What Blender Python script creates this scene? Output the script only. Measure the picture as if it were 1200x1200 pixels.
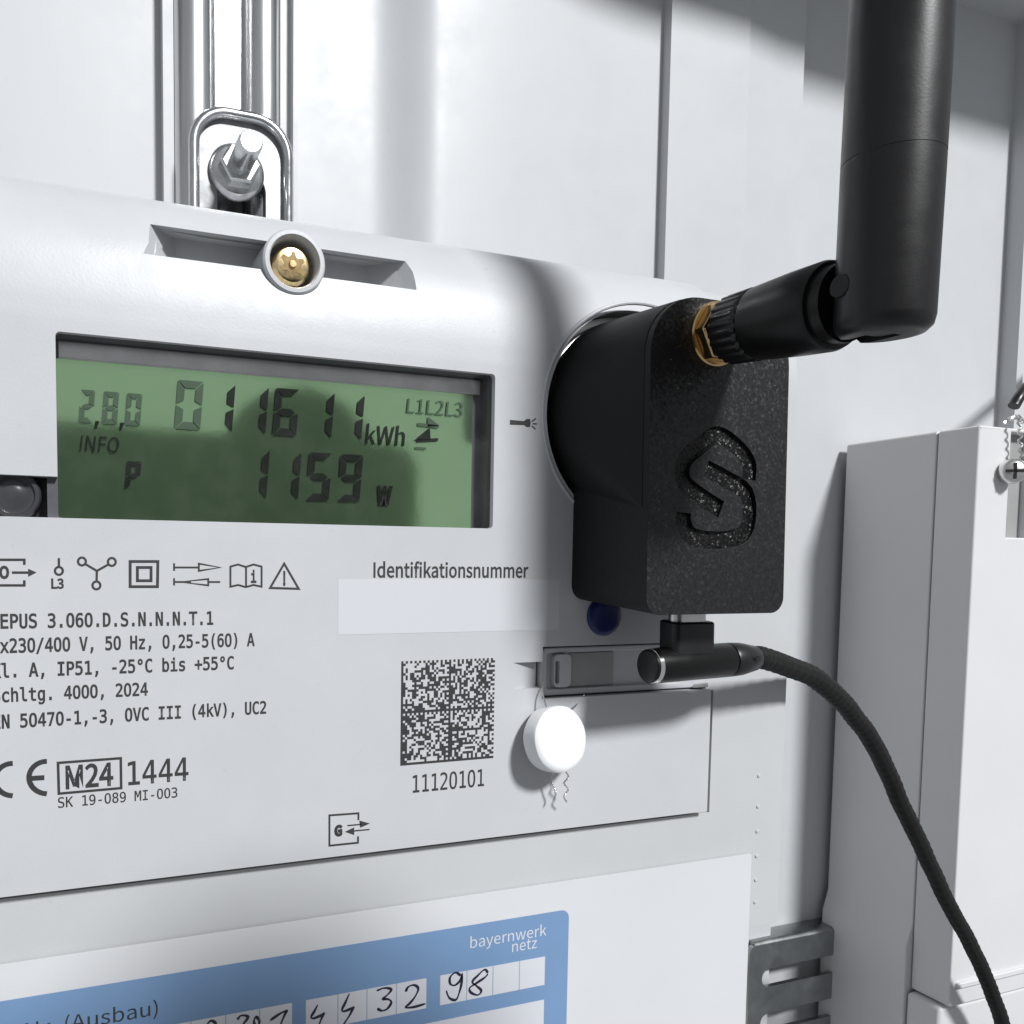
import bpy, bmesh, math, random, os
from mathutils import Vector, Matrix
random.seed(7)
MM = 0.001
for o in list(bpy.data.objects):
    bpy.data.objects.remove(o)
scene = bpy.context.scene
col = scene.collection

# ------------------------------------------------------------------ camera
# X right, Y into the cabinet, Z up; the meter's front plane is y = 0 and the lens stands 110 mm before it.
CF, CX, CY, CD = 985.75, 442.74, 719.99, 110.0
CR = ((0.93490156, -0.00851071, -0.35480509), (-0.01437869, 0.99798336, -0.06182607), (0.35461576, 0.06290292, 0.93289382))
def bl(v): return Vector((v[0], v[2], -v[1]))
right, down, fwd = (bl(r) for r in CR)
cam = bpy.data.objects.new('camera', bpy.data.cameras.new('camera'))
col.objects.link(cam)
M3 = Matrix((right, -down, -fwd)).transposed()
cam.matrix_world = Matrix.Translation((0, -CD*MM, 0)) @ M3.to_4x4()
cam.data.sensor_width = 36
cam.data.lens = CF/1200*36
cam.data.shift_x = (600-CX)/1200
cam.data.shift_y = (CY-600)/1200
cam.data.clip_start = 0.002
cam.data.clip_end = 50
scene.camera = cam
def ray(px, py):
    a, b = (px-CX)/CF, (py-CY)/CF
    return tuple(CR[0][i]*a+CR[1][i]*b+CR[2][i] for i in range(3))
def at(px, py, y=0.0):
    """point (x, z) in mm of the plane y that the photograph shows at a pixel"""
    w = ray(px, py); k = (CD+y)/w[2]
    return w[0]*k, -w[1]*k
def P3(px, py, y): 
    x, z = at(px, py, y); return Vector((x, y, z))

# ------------------------------------------------------------------ light
world = bpy.data.worlds.new('World'); scene.world = world; world.use_nodes = True
bg = world.node_tree.nodes['Background']
bg.inputs[0].default_value = (0.93, 0.96, 1.0, 1); bg.inputs[1].default_value = 0.30
ld = bpy.data.lights.new('room_lamp', 'AREA'); ld.shape = 'DISK'; ld.size = 0.58; ld.energy = 196.0; ld.color = (0.985, 0.99, 1.0)
lamp = bpy.data.objects.new('room_lamp', ld); col.objects.link(lamp)
LDIR = Vector((0.33, -1.0, 0.84)).normalized()
lamp.location = Vector((0.08, 0, 0.0)) + LDIR*4.0
lamp.rotation_euler = LDIR.to_track_quat('Z', 'Y').to_euler()
scene.view_settings.view_transform = 'Standard'; scene.view_settings.look = 'None'
scene.view_settings.exposure = 0.2; scene.view_settings.gamma = 1
scene.cycles.use_denoising = True
scene.cycles.max_bounces = 8

# ------------------------------------------------------------------ materials
MATS = {}
def mat(name, color, rough=0.5, metal=0.0, spec=0.5, bump=0.0, bscale=3.0, var=0.0, vscale=0.05, coat=0.0, rvar=0.0,
        stretch=None, bump2=0.0, b2scale=0.3, specks=0.0, trans=0.0, sss=0.0, dirt=None):
    """scales are features per mm"""
    m = bpy.data.materials.new(name); m.use_nodes = True; MATS[name] = m
    nt = m.node_tree; N = nt.nodes; L = nt.links; b = N['Principled BSDF']
    b.inputs['Base Color'].default_value = (*color, 1); b.inputs['Roughness'].default_value = rough
    b.inputs['Metallic'].default_value = metal; b.inputs['Specular IOR Level'].default_value = spec
    b.inputs['Coat Weight'].default_value = coat; b.inputs['Coat Roughness'].default_value = 0.05
    b.inputs['Transmission Weight'].default_value = trans
    if sss:
        b.inputs['Subsurface Weight'].default_value = sss; b.inputs['Subsurface Radius'].default_value = (0.001, 0.001, 0.001); b.inputs['Subsurface Scale'].default_value = 1.0
    tc = N.new('ShaderNodeTexCoord'); mp = N.new('ShaderNodeMapping'); L.new(tc.outputs['Object'], mp.inputs[0])
    if stretch: mp.inputs['Scale'].default_value = stretch
    def noise(sc, det=3, ro=0.55):
        n = N.new('ShaderNodeTexNoise'); n.inputs['Scale'].default_value = sc*1000; n.inputs['Detail'].default_value = det; n.inputs['Roughness'].default_value = ro
        L.new(mp.outputs[0], n.inputs['Vector']); return n.outputs['Fac']
    cur = None
    if var:
        mr = N.new('ShaderNodeMapRange'); mr.inputs['From Min'].default_value = 0.3; mr.inputs['From Max'].default_value = 0.7
        mr.inputs['To Min'].default_value = 1-var; mr.inputs['To Max'].default_value = 1+var
        L.new(noise(vscale, 6, 0.6), mr.inputs[0])
        mx = N.new('ShaderNodeVectorMath'); mx.operation = 'SCALE'; mx.inputs[0].default_value = color
        L.new(mr.outputs[0], mx.inputs['Scale']); cur = mx.outputs[0]
    if dirt:
        dc, dscale, lo, hi, amt = dirt
        mr = N.new('ShaderNodeMapRange'); mr.inputs['From Min'].default_value = lo; mr.inputs['From Max'].default_value = hi; mr.inputs['To Max'].default_value = amt
        L.new(noise(dscale, 8, 0.7), mr.inputs[0])
        mx = N.new('ShaderNodeMix'); mx.data_type = 'RGBA'; mx.inputs['A'].default_value = (*color, 1); mx.inputs['B'].default_value = (*dc, 1)
        if cur: L.new(cur, mx.inputs['A'])
        L.new(mr.outputs[0], mx.inputs['Factor']); cur = mx.outputs['Result']
    if cur: L.new(cur, b.inputs['Base Color'])
    if rvar:
        mr = N.new('ShaderNodeMapRange'); mr.inputs['From Min'].default_value = 0.3; mr.inputs['From Max'].default_value = 0.7
        mr.inputs['To Min'].default_value = max(0.02, rough-rvar); mr.inputs['To Max'].default_value = min(1, rough+rvar)
        L.new(noise(0.12, 6, 0.65), mr.inputs[0]); L.new(mr.outputs[0], b.inputs['Roughness'])
    prev = None
    for amt, sc in ((bump, bscale), (bump2, b2scale)):
        if amt:
            bp = N.new('ShaderNodeBump'); bp.inputs['Strength'].default_value = 1.0; bp.inputs['Distance'].default_value = amt*MM
            L.new(noise(sc, 2, 0.5), bp.inputs['Height'])
            if prev: L.new(prev, bp.inputs['Normal'])
            prev = bp.outputs[0]
    if prev: L.new(prev, b.inputs['Normal'])
    if specks:
        vo = N.new('ShaderNodeTexVoronoi'); vo.inputs['Scale'].default_value = 3.2*1000; L.new(tc.outputs['Object'], vo.inputs['Vector'])
        g = N.new('ShaderNodeVectorMath'); g.operation = 'SUBTRACT'; L.new(vo.outputs['Color'], g.inputs[0]); g.inputs[1].default_value = (0.5, 0.5, 0.5)
        g2 = N.new('ShaderNodeVectorMath'); g2.operation = 'SCALE'; L.new(g.outputs[0], g2.inputs[0]); 
        sp = N.new('ShaderNodeSeparateColor'); L.new(vo.outputs['Color'], sp.inputs[0])
        gt = N.new('ShaderNodeMath'); gt.operation = 'GREATER_THAN'; gt.inputs[1].default_value = 0.95; L.new(sp.outputs[0], gt.inputs[0])
        vo2 = N.new('ShaderNodeTexVoronoi'); vo2.inputs['Scale'].default_value = 3.2*1000; L.new(tc.outputs['Object'], vo2.inputs['Vector'])
        core = N.new('ShaderNodeMath'); core.operation = 'LESS_THAN'; core.inputs[1].default_value = 0.26; L.new(vo2.outputs['Distance'], core.inputs[0])
        gm = N.new('ShaderNodeMath'); gm.operation = 'MULTIPLY'; L.new(gt.outputs[0], gm.inputs[0]); L.new(core.outputs[0], gm.inputs[1])
        am = N.new('ShaderNodeMapRange'); am.inputs['To Min'].default_value = specks; am.inputs['To Max'].default_value = 1.1; L.new(gm.outputs[0], am.inputs[0]); L.new(am.outputs[0], g2.inputs['Scale'])
        rg = N.new('ShaderNodeMapRange'); rg.inputs['To Min'].default_value = rough; rg.inputs['To Max'].default_value = 0.12; si = N.new('ShaderNodeMapRange'); si.inputs['To Min'].default_value = spec; si.inputs['To Max'].default_value = 1.0; L.new(gm.outputs[0], si.inputs[0]); L.new(si.outputs[0], b.inputs['Specular IOR Level']); L.new(gm.outputs[0], rg.inputs[0]); L.new(rg.outputs[0], b.inputs['Roughness'])
        ge = N.new('ShaderNodeNewGeometry')
        g3 = N.new('ShaderNodeVectorMath'); g3.operation = 'ADD'; L.new(g2.outputs[0], g3.inputs[0]); L.new(prev if prev else ge.outputs['Normal'], g3.inputs[1])
        g4 = N.new('ShaderNodeVectorMath'); g4.operation = 'NORMALIZE'; L.new(g3.outputs[0], g4.inputs[0])
        L.new(g4.outputs[0], b.inputs['Normal'])
    return m
M = MATS
mat('meter_plastic', (0.485, 0.497, 0.515), 0.42, bump=0.012, bscale=2.6, var=0.035, vscale=0.05, rvar=0.08, dirt=((0.25, 0.25, 0.24), 1.1, 0.62, 0.72, 0.40))
mat('housing_plastic', (0.48, 0.49, 0.50), 0.5, bump=0.010, bscale=2.2, var=0.03, vscale=0.05, rvar=0.06, dirt=((0.38, 0.37, 0.34), 0.5, 0.66, 0.80, 0.5))
mat('wall_paint', (0.475, 0.487, 0.50), 0.45, bump=0.015, bscale=0.25, bump2=0.004, b2scale=3.0, var=0.02, vscale=0.03, rvar=0.06, dirt=((0.40, 0.40, 0.39), 0.30, 0.62, 0.80, 0.45))
mat('box_plastic', (0.60, 0.60, 0.605), 0.45, bump=0.012, bscale=1.6, var=0.02, vscale=0.05)
mat('ink', (0.028, 0.028, 0.029), 0.6, var=0.25, vscale=1.2)
mat('lcd_ink', (0.005, 0.008, 0.005), 0.5, spec=0.08)
mat('lcd_ink_faint', (0.055, 0.09, 0.055), 0.5, spec=0.08)
mat('bezel_dark', (0.10, 0.10, 0.112), 0.35, var=0.2, vscale=0.2)
mat('bezel_grey', (0.62, 0.62, 0.62), 0.25, metal=0.7, var=0.12, vscale=0.3)
mat('lens_dark', (0.05, 0.05, 0.056), 0.2)
mat('black_print', (0.009, 0.009, 0.0098), 0.40, spec=0.42, bump=0.016, bscale=2.6, specks=0.26)
mat('black_side', (0.007, 0.0073, 0.0077), 0.55, spec=0.25, bump=0.02, bscale=5, stretch=(0.15, 1, 0.15))
mat('black_groove', (0.003, 0.003, 0.0033), 0.36, spec=0.3, bump=0.10, bscale=2.6, specks=0.5)
mat('black_rubber', (0.009, 0.009, 0.0095), 0.38, spec=0.45, bump=0.007, bscale=4.0, rvar=0.10)
mat('black_gloss', (0.006, 0.006, 0.006), 0.34, spec=0.25, bump=0.004, bscale=2, rvar=0.08)
mat('braid', (0.006, 0.006, 0.006), 0.7, spec=0.3, bump=0.10, bscale=1.2)
mat('brass', (0.62, 0.44, 0.22), 0.20, metal=1.0, rvar=0.08)
mat('gold_zinc', (0.80, 0.62, 0.33), 0.25, metal=1.0, var=0.35, vscale=1.6, rvar=0.1)
mat('zinc', (0.62, 0.63, 0.64), 0.22, metal=1.0, var=0.10, vscale=0.7, rvar=0.10, bump=0.01, bscale=1.2)
mat('zinc_brushed', (0.66, 0.665, 0.67), 0.22, metal=1.0, var=0.08, vscale=0.8, rvar=0.10, stretch=(1, 1, 0.05), bump=0.01, bscale=2)
mat('galvanised', (0.34, 0.355, 0.355), 0.36, metal=1.0, var=0.12, vscale=0.25, rvar=0.10)
mat('plate_zinc', (0.27, 0.275, 0.28), 0.5, metal=1.0, var=0.2, vscale=0.5, rvar=0.1, bump=0.02, bscale=1.0)
mat('chrome', (0.80, 0.80, 0.80), 0.12, metal=1.0)
mat('steel_satin', (0.66, 0.65, 0.64), 0.3, metal=1.0, rvar=0.06)
mat('seal_white', (0.78, 0.79, 0.80), 0.4, bump=0.03, bscale=0.7, sss=0.3)
mat('blue_cap', (0.006, 0.014, 0.10), 0.35, var=0.2, vscale=0.8, bump=0.02, bscale=1)
mat('card_white', (0.58, 0.59, 0.605), 0.55, bump=0.006, bscale=2, var=0.02, vscale=0.05)
mat('card_blue', (0.155, 0.262, 0.435), 0.5, var=0.04, vscale=0.08)
mat('cell_white', (0.57, 0.585, 0.62), 0.55)
mat('cell_line', (0.30, 0.36, 0.45), 0.6)
mat('pen_ink', (0.008, 0.009, 0.03), 0.5)
mat('mask_grey', (0.545, 0.56, 0.585), 0.55)
mat('insert_grey', (0.30, 0.305, 0.30), 0.35, var=0.05, vscale=0.3)
mat('phone_black', (0.01, 0.01, 0.011), 0.3)
mat('scratch', (0.47, 0.48, 0.49), 0.6)
mat('dark_gap', (0.004, 0.004, 0.004), 0.8)
# reflective display: a dim mirror-like green reflector behind glass
def lcd_mat():
    m = mat('lcd_green', (0.17, 0.27, 0.155), 0.085, metal=0.0, bump=0.012, bscale=0.16, bump2=0.0012, b2scale=2.0)
    nt = m.node_tree; b = nt.nodes['Principled BSDF']
    b.inputs['Metallic'].default_value = 0.945; b.inputs['Base Color'].default_value = (0.47, 0.76, 0.41, 1)
    b.inputs['Coat Weight'].default_value = 0.6; b.inputs['Coat Roughness'].default_value = 0.04
    return m
lcd_mat()

# ------------------------------------------------------------------ mesh helpers (all in mm)
def finish(name, me, material, parent=None, smooth=True, angle=35, bevel=0, segs=2, bang=40):
    o = bpy.data.objects.new(name, me); col.objects.link(o)
    if material: 
        me.materials.clear(); me.materials.append(M[material] if isinstance(material, str) else material)
    if smooth:
        me.shade_smooth()
        me.set_sharp_from_angle(angle=math.radians(angle))
    if bevel:
        md = o.modifiers.new('bevel', 'BEVEL'); md.width = bevel*MM; md.segments = segs; md.limit_method = 'ANGLE'; md.angle_limit = math.radians(bang); md.harden_normals = True
        md.use_clamp_overlap = True
    if parent: 
        o.parent = parent
        o.matrix_parent_inverse = Matrix.Identity(4)
        o.location = -world_loc(parent)
    return o
def world_loc(o):
    v = Vector((0, 0, 0))
    while o: v += o.location; o = o.parent
    return v
def mesh(name, V, F):
    me = bpy.data.meshes.new(name); me.from_pydata([tuple(c*MM for c in v) for v in V], [], F); me.update(); return me
def bm_mesh(name, bm):
    for v in bm.verts: v.co *= MM
    bmesh.ops.recalc_face_normals(bm, faces=bm.faces)
    me = bpy.data.meshes.new(name); bm.to_mesh(me); bm.free(); return me
def part(name, V, F, m, parent=None, **k):
    bm = bmesh.new(); vs = [bm.verts.new(v) for v in V]
    for f in F:
        try: bm.faces.new([vs[i] for i in f])
        except ValueError: pass
    return finish(name, bm_mesh(name, bm), m, parent, **k)
def empty(name, loc, label, cat, group=None):
    o = bpy.data.objects.new(name, None); col.objects.link(o); o.location = Vector(loc)*MM; o.empty_display_size = 0.005
    tag(o, label, cat, group); return o
def tag(o, label=None, cat=None, group=None, kind=None):
    if label: o['label'] = label
    if cat: o['category'] = cat
    if group: o['group'] = group
    if kind: o['kind'] = kind
    return o
def box(name, x0, x1, y0, y1, z0, z1, m, parent=None, bevel=0, **k):
    V = [(x, y, z) for x in (x0, x1) for y in (y0, y1) for z in (z0, z1)]
    F = [(0, 1, 3, 2), (4, 6, 7, 5), (0, 4, 5, 1), (2, 3, 7, 6), (0, 2, 6, 4), (1, 5, 7, 3)]
    return part(name, V, F, m, parent, bevel=bevel, **k)
def prism(name, pts, fn, a, b, m, parent=None, **k):
    """2-d outline pts pushed from a to b; fn(u, v, w) -> xyz"""
    n = len(pts); V = [fn(u, v, a) for u, v in pts]+[fn(u, v, b) for u, v in pts]
    F = [tuple(range(n)), tuple(range(2*n-1, n-1, -1))]+[(i, (i+1) % n, n+(i+1) % n, n+i) for i in range(n)]
    return part(name, V, F, m, parent, **k)
XZ = lambda u, v, w: (u, w, v)      # outline in x,z pushed along y
YZ = lambda u, v, w: (w, u, v)      # outline in y,z pushed along x
XY = lambda u, v, w: (u, v, w)      # outline in x,y pushed along z
def rrect(x0, x1, z0, z1, r, n=6, rs=None):
    """rounded rectangle; rs = radii (bl, br, tr, tl)"""
    rs = rs or (r,)*4; out = []
    for (cx, cz, a0), q in zip(((x0, z0, 180), (x1, z0, 270), (x1, z1, 0), (x0, z1, 90)), rs):
        ox = cx+q if cx == x0 else cx-q; oz = cz+q if cz == z0 else cz-q
        for i in range(n+1):
            a = math.radians(a0+90*i/n); out.append((ox+q*math.cos(a), oz+q*math.sin(a)))
    return out
def circle(cx, cz, r, n=48): return [(cx+r*math.cos(2*math.pi*i/n), cz+r*math.sin(2*math.pi*i/n)) for i in range(n)]
def frame_of(axis):
    a = Vector(axis).normalized(); t = Vector((0, 0, 1)) if abs(a.z) < 0.9 else Vector((1, 0, 0))
    u = t.cross(a).normalized(); return a, u, a.cross(u)
def lathe(name, prof, org, axis, m, parent=None, n=48, closed=False, rfun=None, **k):
    """prof: (distance along axis, radius)"""
    a, u, w = frame_of(axis); o = Vector(org); V = []; F = []
    for t, r in prof:
        for i in range(n):
            an = 2*math.pi*i/n; rr = r*(rfun(i, n, t) if rfun else 1)
            V.append(o+a*t+(u*math.cos(an)+w*math.sin(an))*rr)
    for j in range(len(prof)-1):
        for i in range(n):
            F.append((j*n+i, j*n+(i+1) % n, (j+1)*n+(i+1) % n, (j+1)*n+i))
    F.append(tuple(range(n))[::-1]); F.append(tuple(range((len(prof)-1)*n, len(prof)*n)))
    return part(name, V, F, m, parent, **k)
def catmull(pts, n=8):
    pts = [Vector(p) for p in pts]; Q = [pts[0]*2-pts[1]]+pts+[pts[-1]*2-pts[-2]]; out = []
    for i in range(1, len(Q)-2):
        for j in range(n):
            t = j/n; a, b, c, d = Q[i-1:i+3]
            out.append(0.5*((2*b)+(c-a)*t+(2*a-5*b+4*c-d)*t*t+(3*b-a-3*c+d)*t**3))
    out.append(pts[-1]); return out
def tube(name, pts, r, m, parent=None, n=10, rfun=None, **k):
    V = []; F = []; u = None; N_ = len(pts)
    for j, p in enumerate(pts):
        t = (pts[min(j+1, N_-1)]-pts[max(j-1, 0)]).normalized()
        if u is None: _, u, w = frame_of(t)
        u = (u-t*u.dot(t)).normalized(); w = t.cross(u)
        for i in range(n):
            an = 2*math.pi*i/n; rr = r*(rfun(j, i) if rfun else 1)
            V.append(p+(u*math.cos(an)+w*math.sin(an))*rr)
    for j in range(N_-1):
        for i in range(n): F.append((j*n+i, j*n+(i+1) % n, (j+1)*n+(i+1) % n, (j+1)*n+i))
    F.append(tuple(range(n))[::-1]); F.append(tuple(range((N_-1)*n, N_*n)))
    return part(name, V, F, m, parent, **k)
def ribbon2d(pts, w, closed=False):
    """outline quads of a stroked polyline; returns V2, F"""
    P = [Vector(p) for p in pts]; n = len(P); V = []; F = []
    for i, p in enumerate(P):
        a = P[i-1] if (i or closed) else None; b = P[(i+1) % n] if (i < n-1 or closed) else None
        ww = w[i] if isinstance(w, list) else w
        d1 = (p-a).normalized() if a is not None else (b-p).normalized(); d2 = (b-p).normalized() if b is not None else d1
        n1 = Vector((-d1.y, d1.x)); n2 = Vector((-d2.y, d2.x)); mm = (n1+n2); mm = mm.normalized() if mm.length > 1e-6 else n1
        s = ww/2/max(0.45, mm.dot(n1)); V += [p+mm*s, p-mm*s]
    for i in range(n if closed else n-1):
        j = (i+1) % n; F.append((2*i, 2*i+1, 2*j+1, 2*j))
    return V, F
def strokes(name, lines, w, y, m, parent, closed=None, depth=0.0):
    V = []; F = []
    for k, l in enumerate(lines):
        v, f = ribbon2d(l, w[k] if isinstance(w, list) else w, bool(closed and closed[k])); b = len(V)
        V += [(p.x, y-0.0004*k, p.y) for p in v]; F += [tuple(i+b for i in q) for q in f]
    o = part(name, V, F, m, parent, smooth=False); return o
def flat(name, pts, y, m, parent):
    return part(name, [(u, y, v) for u, v in pts], [tuple(range(len(pts)))], m, parent, smooth=False)
def boolean(o, cutters, op='DIFFERENCE'):
    for c in cutters:
        md = o.modifiers.new('cut', 'BOOLEAN'); md.operation = op; md.object = c; md.solver = 'EXACT'
    dg = bpy.context.evaluated_depsgraph_get(); dg.update()
    me = bpy.data.meshes.new_from_object(o.evaluated_get(dg)); o.modifiers.clear(); old = o.data; o.data = me
    for c in cutters: bpy.data.objects.remove(c)
    return o
def resmooth(o, angle=35, bevel=0, segs=2, bang=40):
    me = o.data; me.shade_smooth(); me.set_sharp_from_angle(angle=math.radians(angle))
    if bevel:
        md = o.modifiers.new('bevel', 'BEVEL'); md.width = bevel*MM; md.segments = segs; md.limit_method = 'ANGLE'; md.angle_limit = math.radians(bang); md.harden_normals = True

# ---- lettering
FDIR = os.path.join(bpy.utils.resource_path('LOCAL'), 'datafiles', 'fonts')
def font(fn):
    try: return bpy.data.fonts.load(os.path.join(FDIR, fn))
    except Exception: return None
MONO, SANS = font('DejaVuSansMono.woff2'), font('Noto Sans CJK Regular.woff2')
def text_mesh(s, f, off=0.0, spacing=1.0):
    cu = bpy.data.curves.new('t', 'FONT'); cu.body = s; cu.resolution_u = 3
    if f: cu.font = f
    cu.offset = off; cu.space_character = spacing
    o = bpy.data.objects.new('t', cu); col.objects.link(o)
    dg = bpy.context.evaluated_depsgraph_get(); me = bpy.data.meshes.new_from_object(o.evaluated_get(dg))
    bpy.data.objects.remove(o); return me
CAPS = {}
def text(name, s, x0, x1, z0, z1, y, m, parent, f=None, off=0.0, shear=0.0):
    """letters fill x0..x1; baseline z0, capital height up to z1"""
    me = text_mesh(s, f, off)
    if f not in CAPS:
        h = text_mesh('H', f); CAPS[f] = max(v.co.y for v in h.vertices)
    a = min(v.co.x for v in me.vertices); b = max(v.co.x for v in me.vertices)
    for v in me.vertices:
        u = (v.co.x-a)/(b-a); w = v.co.y/CAPS[f]
        v.co = Vector((x0+(x1-x0)*u+shear*w*(z1-z0), y, z0+(z1-z0)*w))*MM
    return finish(name, me, m, parent, smooth=False)

# ================================================================== THE SETTING: cabinet back wall, step, roof
WY = 75.0
prof = [(-160, WY), (21.3, WY), (21.3, 71.0), (23.4, 71.0), (23.4, WY-1), (48.6, WY-1), (48.6, 71.5), (49.6, 71.5), (49.6, WY)]
for i in range(17):                              # added fold: its flank shapes a soft vertical shadow band into the sheet
    t = i/16; prof.append((66+18*t, WY-6.0*t**3*(6*t*t-15*t+10)))
for i in range(1, 13):
    t = i/12; prof.append((84+60*t, WY-6.0+4.0*t*t*(3-2*t)))
prof += [(146.0, WY-2), (146.0, 70.0), (171.2, 70.0), (171.4, 70.4), (183.0, 71.5), (191.8, 71.6), (191.8, 76.0), (283.4, 76.0), (283.4, 70.6), (286.4, 70.6), (286.4, 73.5), (420, 73.5)]
V = []; F = []
for zz in (-230, 200):
    V += [(x, y, zz) for x, y in prof]
n = len(prof)
F = [(i, i+1, n+i+1, n+i) for i in range(n-1)]
back_wall = part('back_wall', V, F, 'wall_paint', smooth=True, angle=25)
tag(back_wall, 'white painted sheet steel back wall of the cabinet with folded vertical steps', None, kind='structure')
roof = box('ceiling', -160, 420, 29, WY+20, 169.5, 176, 'wall_paint', bevel=1.0)
tag(roof, 'white painted top of the cabinet overhanging the back wall', None, kind='structure')

# ================================================================== vertical mounting rail behind the meter
rail = empty('mounting_rail', (35, 60, 60), 'galvanised vertical slotted channel rail on the wall above the meter', 'rail')
def rx(px, y=68.0): return at(px, 100, y)[0]
xl0, xl1, xs0, xr0, xr1 = rx(205), rx(257), rx(258), rx(290), rx(334)
def lip(x0, x1, name):
    w = x1-x0; c = (x0+x1)/2
    pts = [(x0, 74.5)]+[(c-w/2*math.cos(math.radians(a)), 73.0-5.0*math.sin(math.radians(a))**0.8) for a in range(0, 181, 9)]+[(x1, 74.5)]
    return prism(name, pts, XY, -60, 190, 'zinc_brushed', rail, angle=60)
lip(xl0, xl1, 'rail_lip'); lip(xr0, xr1, 'rail_lip')
box('rail_web', xl0+0.5, xr1-0.5, 73, 74.2, -60, 190, 'zinc_brushed', rail)
# hanger plate: pressed oblong plate with a raised rim, slot below, and bolt through it
hang = empty('hanger_plate', (36, 54, 75), 'zinc hanger plate with rounded rim bolted on the rail', 'bracket')
hx0, hx1 = at(223, 235, 65)[0], at(341, 235, 65)[0]; hzt = at(283, 132, 65)[1]
hw = hx1-hx0; hc = (hx0+hx1)/2
def hang_outline(ins):
    return rrect(hx0+ins, hx1-ins, 20, hzt-ins, 0, 10, (1, 1, hw*0.36-ins*0.6, hw*0.36-ins*0.6))
plate = prism('plate', hang_outline(0.9), XZ, 65.6, 67.2, 'plate_zinc', hang)
sl = prism('c', rrect(hc-hw*0.23, hc+hw*0.24, 10, at(283, 222, 65)[1]+4.2, hw*0.2, 8), XZ, 50, 72, None)
boolean(plate, [sl]); resmooth(plate, 40, 0.3)
rimV = []; rimF = []
pts = [Vector((u, 64.9, v)) for u, v in hang_outline(0.7)]
pts.append(pts[0].copy())
tube('raised_rim', pts, 1.15, 'zinc', hang, n=10, angle=70)
bolt = empty('hanger_bolt', (37, 50, 78), 'zinc bolt with flanged hex nut clamping the hanger plate', 'bolt')
bc = P3(281, 194, 62); ax = (0, -1, 0.0)
lathe('flange', [(-3.6, 5.6), (-2.9, 5.65), (-2.2, 5.2), (-1.8, 4.6)], bc, ax, 'zinc', bolt, 40)
lathe('hex_nut', [(-2.0, 4.1), (1.0, 4.1), (1.5, 3.75)], bc, ax, 'zinc', bolt, 6, angle=20, bevel=0.2)
lathe('shank', [(-6, 2.15), (1.5, 2.15), (1.5, 2.35), (10.0, 2.35), (10.6, 1.95)], bc, ax, 'zinc', bolt, 28)

# ================================================================== slotted rail low on the wall, behind the card
srail = empty('slotted_rail', (200, 66, -120), 'grey galvanised slotted mounting rail low on the wall beside the card', 'rail')
RY = 69.2
sx0, szt = at(879, 1112, RY)[0], at(884, 1109, RY)[1]
front = prism('rail_face', rrect(sx0, 330, szt-32, szt, 0, 6, (0.2, 0.2, 0.2, 2.2)), XZ, RY, RY+1.4, 'galvanised', srail)
s1 = at(893, 1146, RY); cut = []
slz = at(900, 1146, RY)[1]
for k in range(3):
    for q in range(2):
        cut.append(prism('c', rrect(s1[0]+36*k, s1[0]+36*k+30, slz-2.7-13.3*q, slz+2.7-13.3*q, 2.69, 8), XZ, RY-3, RY+4, None))
boolean(front, cut); resmooth(front, 40, 0.35)
fl = [(RY, szt-0.3), (RY+0.3, szt+0.5), (RY+1.2, szt+0.9), (RY+6.5, szt+0.9), (RY+6.5, szt-0.2), (RY+1.4, szt-0.3)]
prism('top_flange', fl, YZ, sx0+2.0, 330, 'galvanised', srail, angle=60)

# ================================================================== white terminal box on the right
bxo = empty('terminal_box', (250, 55, -60), 'white plastic terminal box with sealed screw mounted beside the meter', 'box')
BX, BF, BS, BT = 216.0, 35.8, 46.6, 35.4
zsplit = -115.5
prism('base', [(BX, zsplit+18), (BX-1.9, zsplit+12), (BX-1.9, -200), (300, -200), (300, BT), (BX+0.6, BT), (BX, BT-0.6)], XZ, BS+0.12, WY-1.2, 'box_plastic', bxo, bevel=0.4)
cover = prism('cover', rrect(BX+0.1, 300, zsplit+0.25, BT-0.05, 0.8, 4), XZ, BF, BS-0.12, 'box_plastic', bxo)
sx, sz1, sz0 = at(1183, 560, BF)[0], at(1190, 507, BF)[1], at(1190, 630, BF)[1]
c1 = box('c', sx, sx+9, BF-3, BF+3.2, sz0, sz1, None)
boolean(cover, [c1]); resmooth(cover, 35, 2.0, 5)
prism('lower_cover', rrect(BX-1.5, 300, -200, zsplit-0.25, 1.2, 4), XZ, BF+1.2, BS-0.1, 'box_plastic', bxo, bevel=1.2, segs=3)
box('slot_floor', sx+0.1, sx+8.9, BF+2.8, BF+3.1, sz0+0.1, sz1-0.1, 'insert_grey', bxo)
rz = at(1170, 1140, BF)[1]
prism('ledge', rrect(BX+2, 300, rz-1.2, rz+0.3, 0.6, 4), XZ, BF-1.0, BF+0.3, 'box_plastic', bxo, bevel=0.3)
sc = P3(1188, 552, BF-3)
scr = empty('sealing_screw', tuple(sc), 'steel cross slotted sealing screw in the slot of the white box', 'screw')
lathe('screw_head', [(-2.2, 3.1), (-0.6, 3.1), (0.2, 2.8), (0.8, 2.0), (1.0, 0.3)], sc, (-0.62, -0.78, 0), 'steel_satin', scr, 32)
for d in (0, 1):
    a, u, w = frame_of((-0.62, -0.78, 0)); c = sc+a*0.85
    e = u if d else w; g = w if d else u
    V = [c+e*s*2.0+g*t*0.35+a*q for s in (-1, 1) for t in (-1, 1) for q in (-0.25, 0.22)]
    part('cross_slot', V, [(0, 1, 3, 2), (4, 6, 7, 5), (0, 4, 5, 1), (2, 3, 7, 6), (0, 2, 6, 4), (1, 5, 7, 3)], 'dark_gap', scr, smooth=False)
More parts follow.
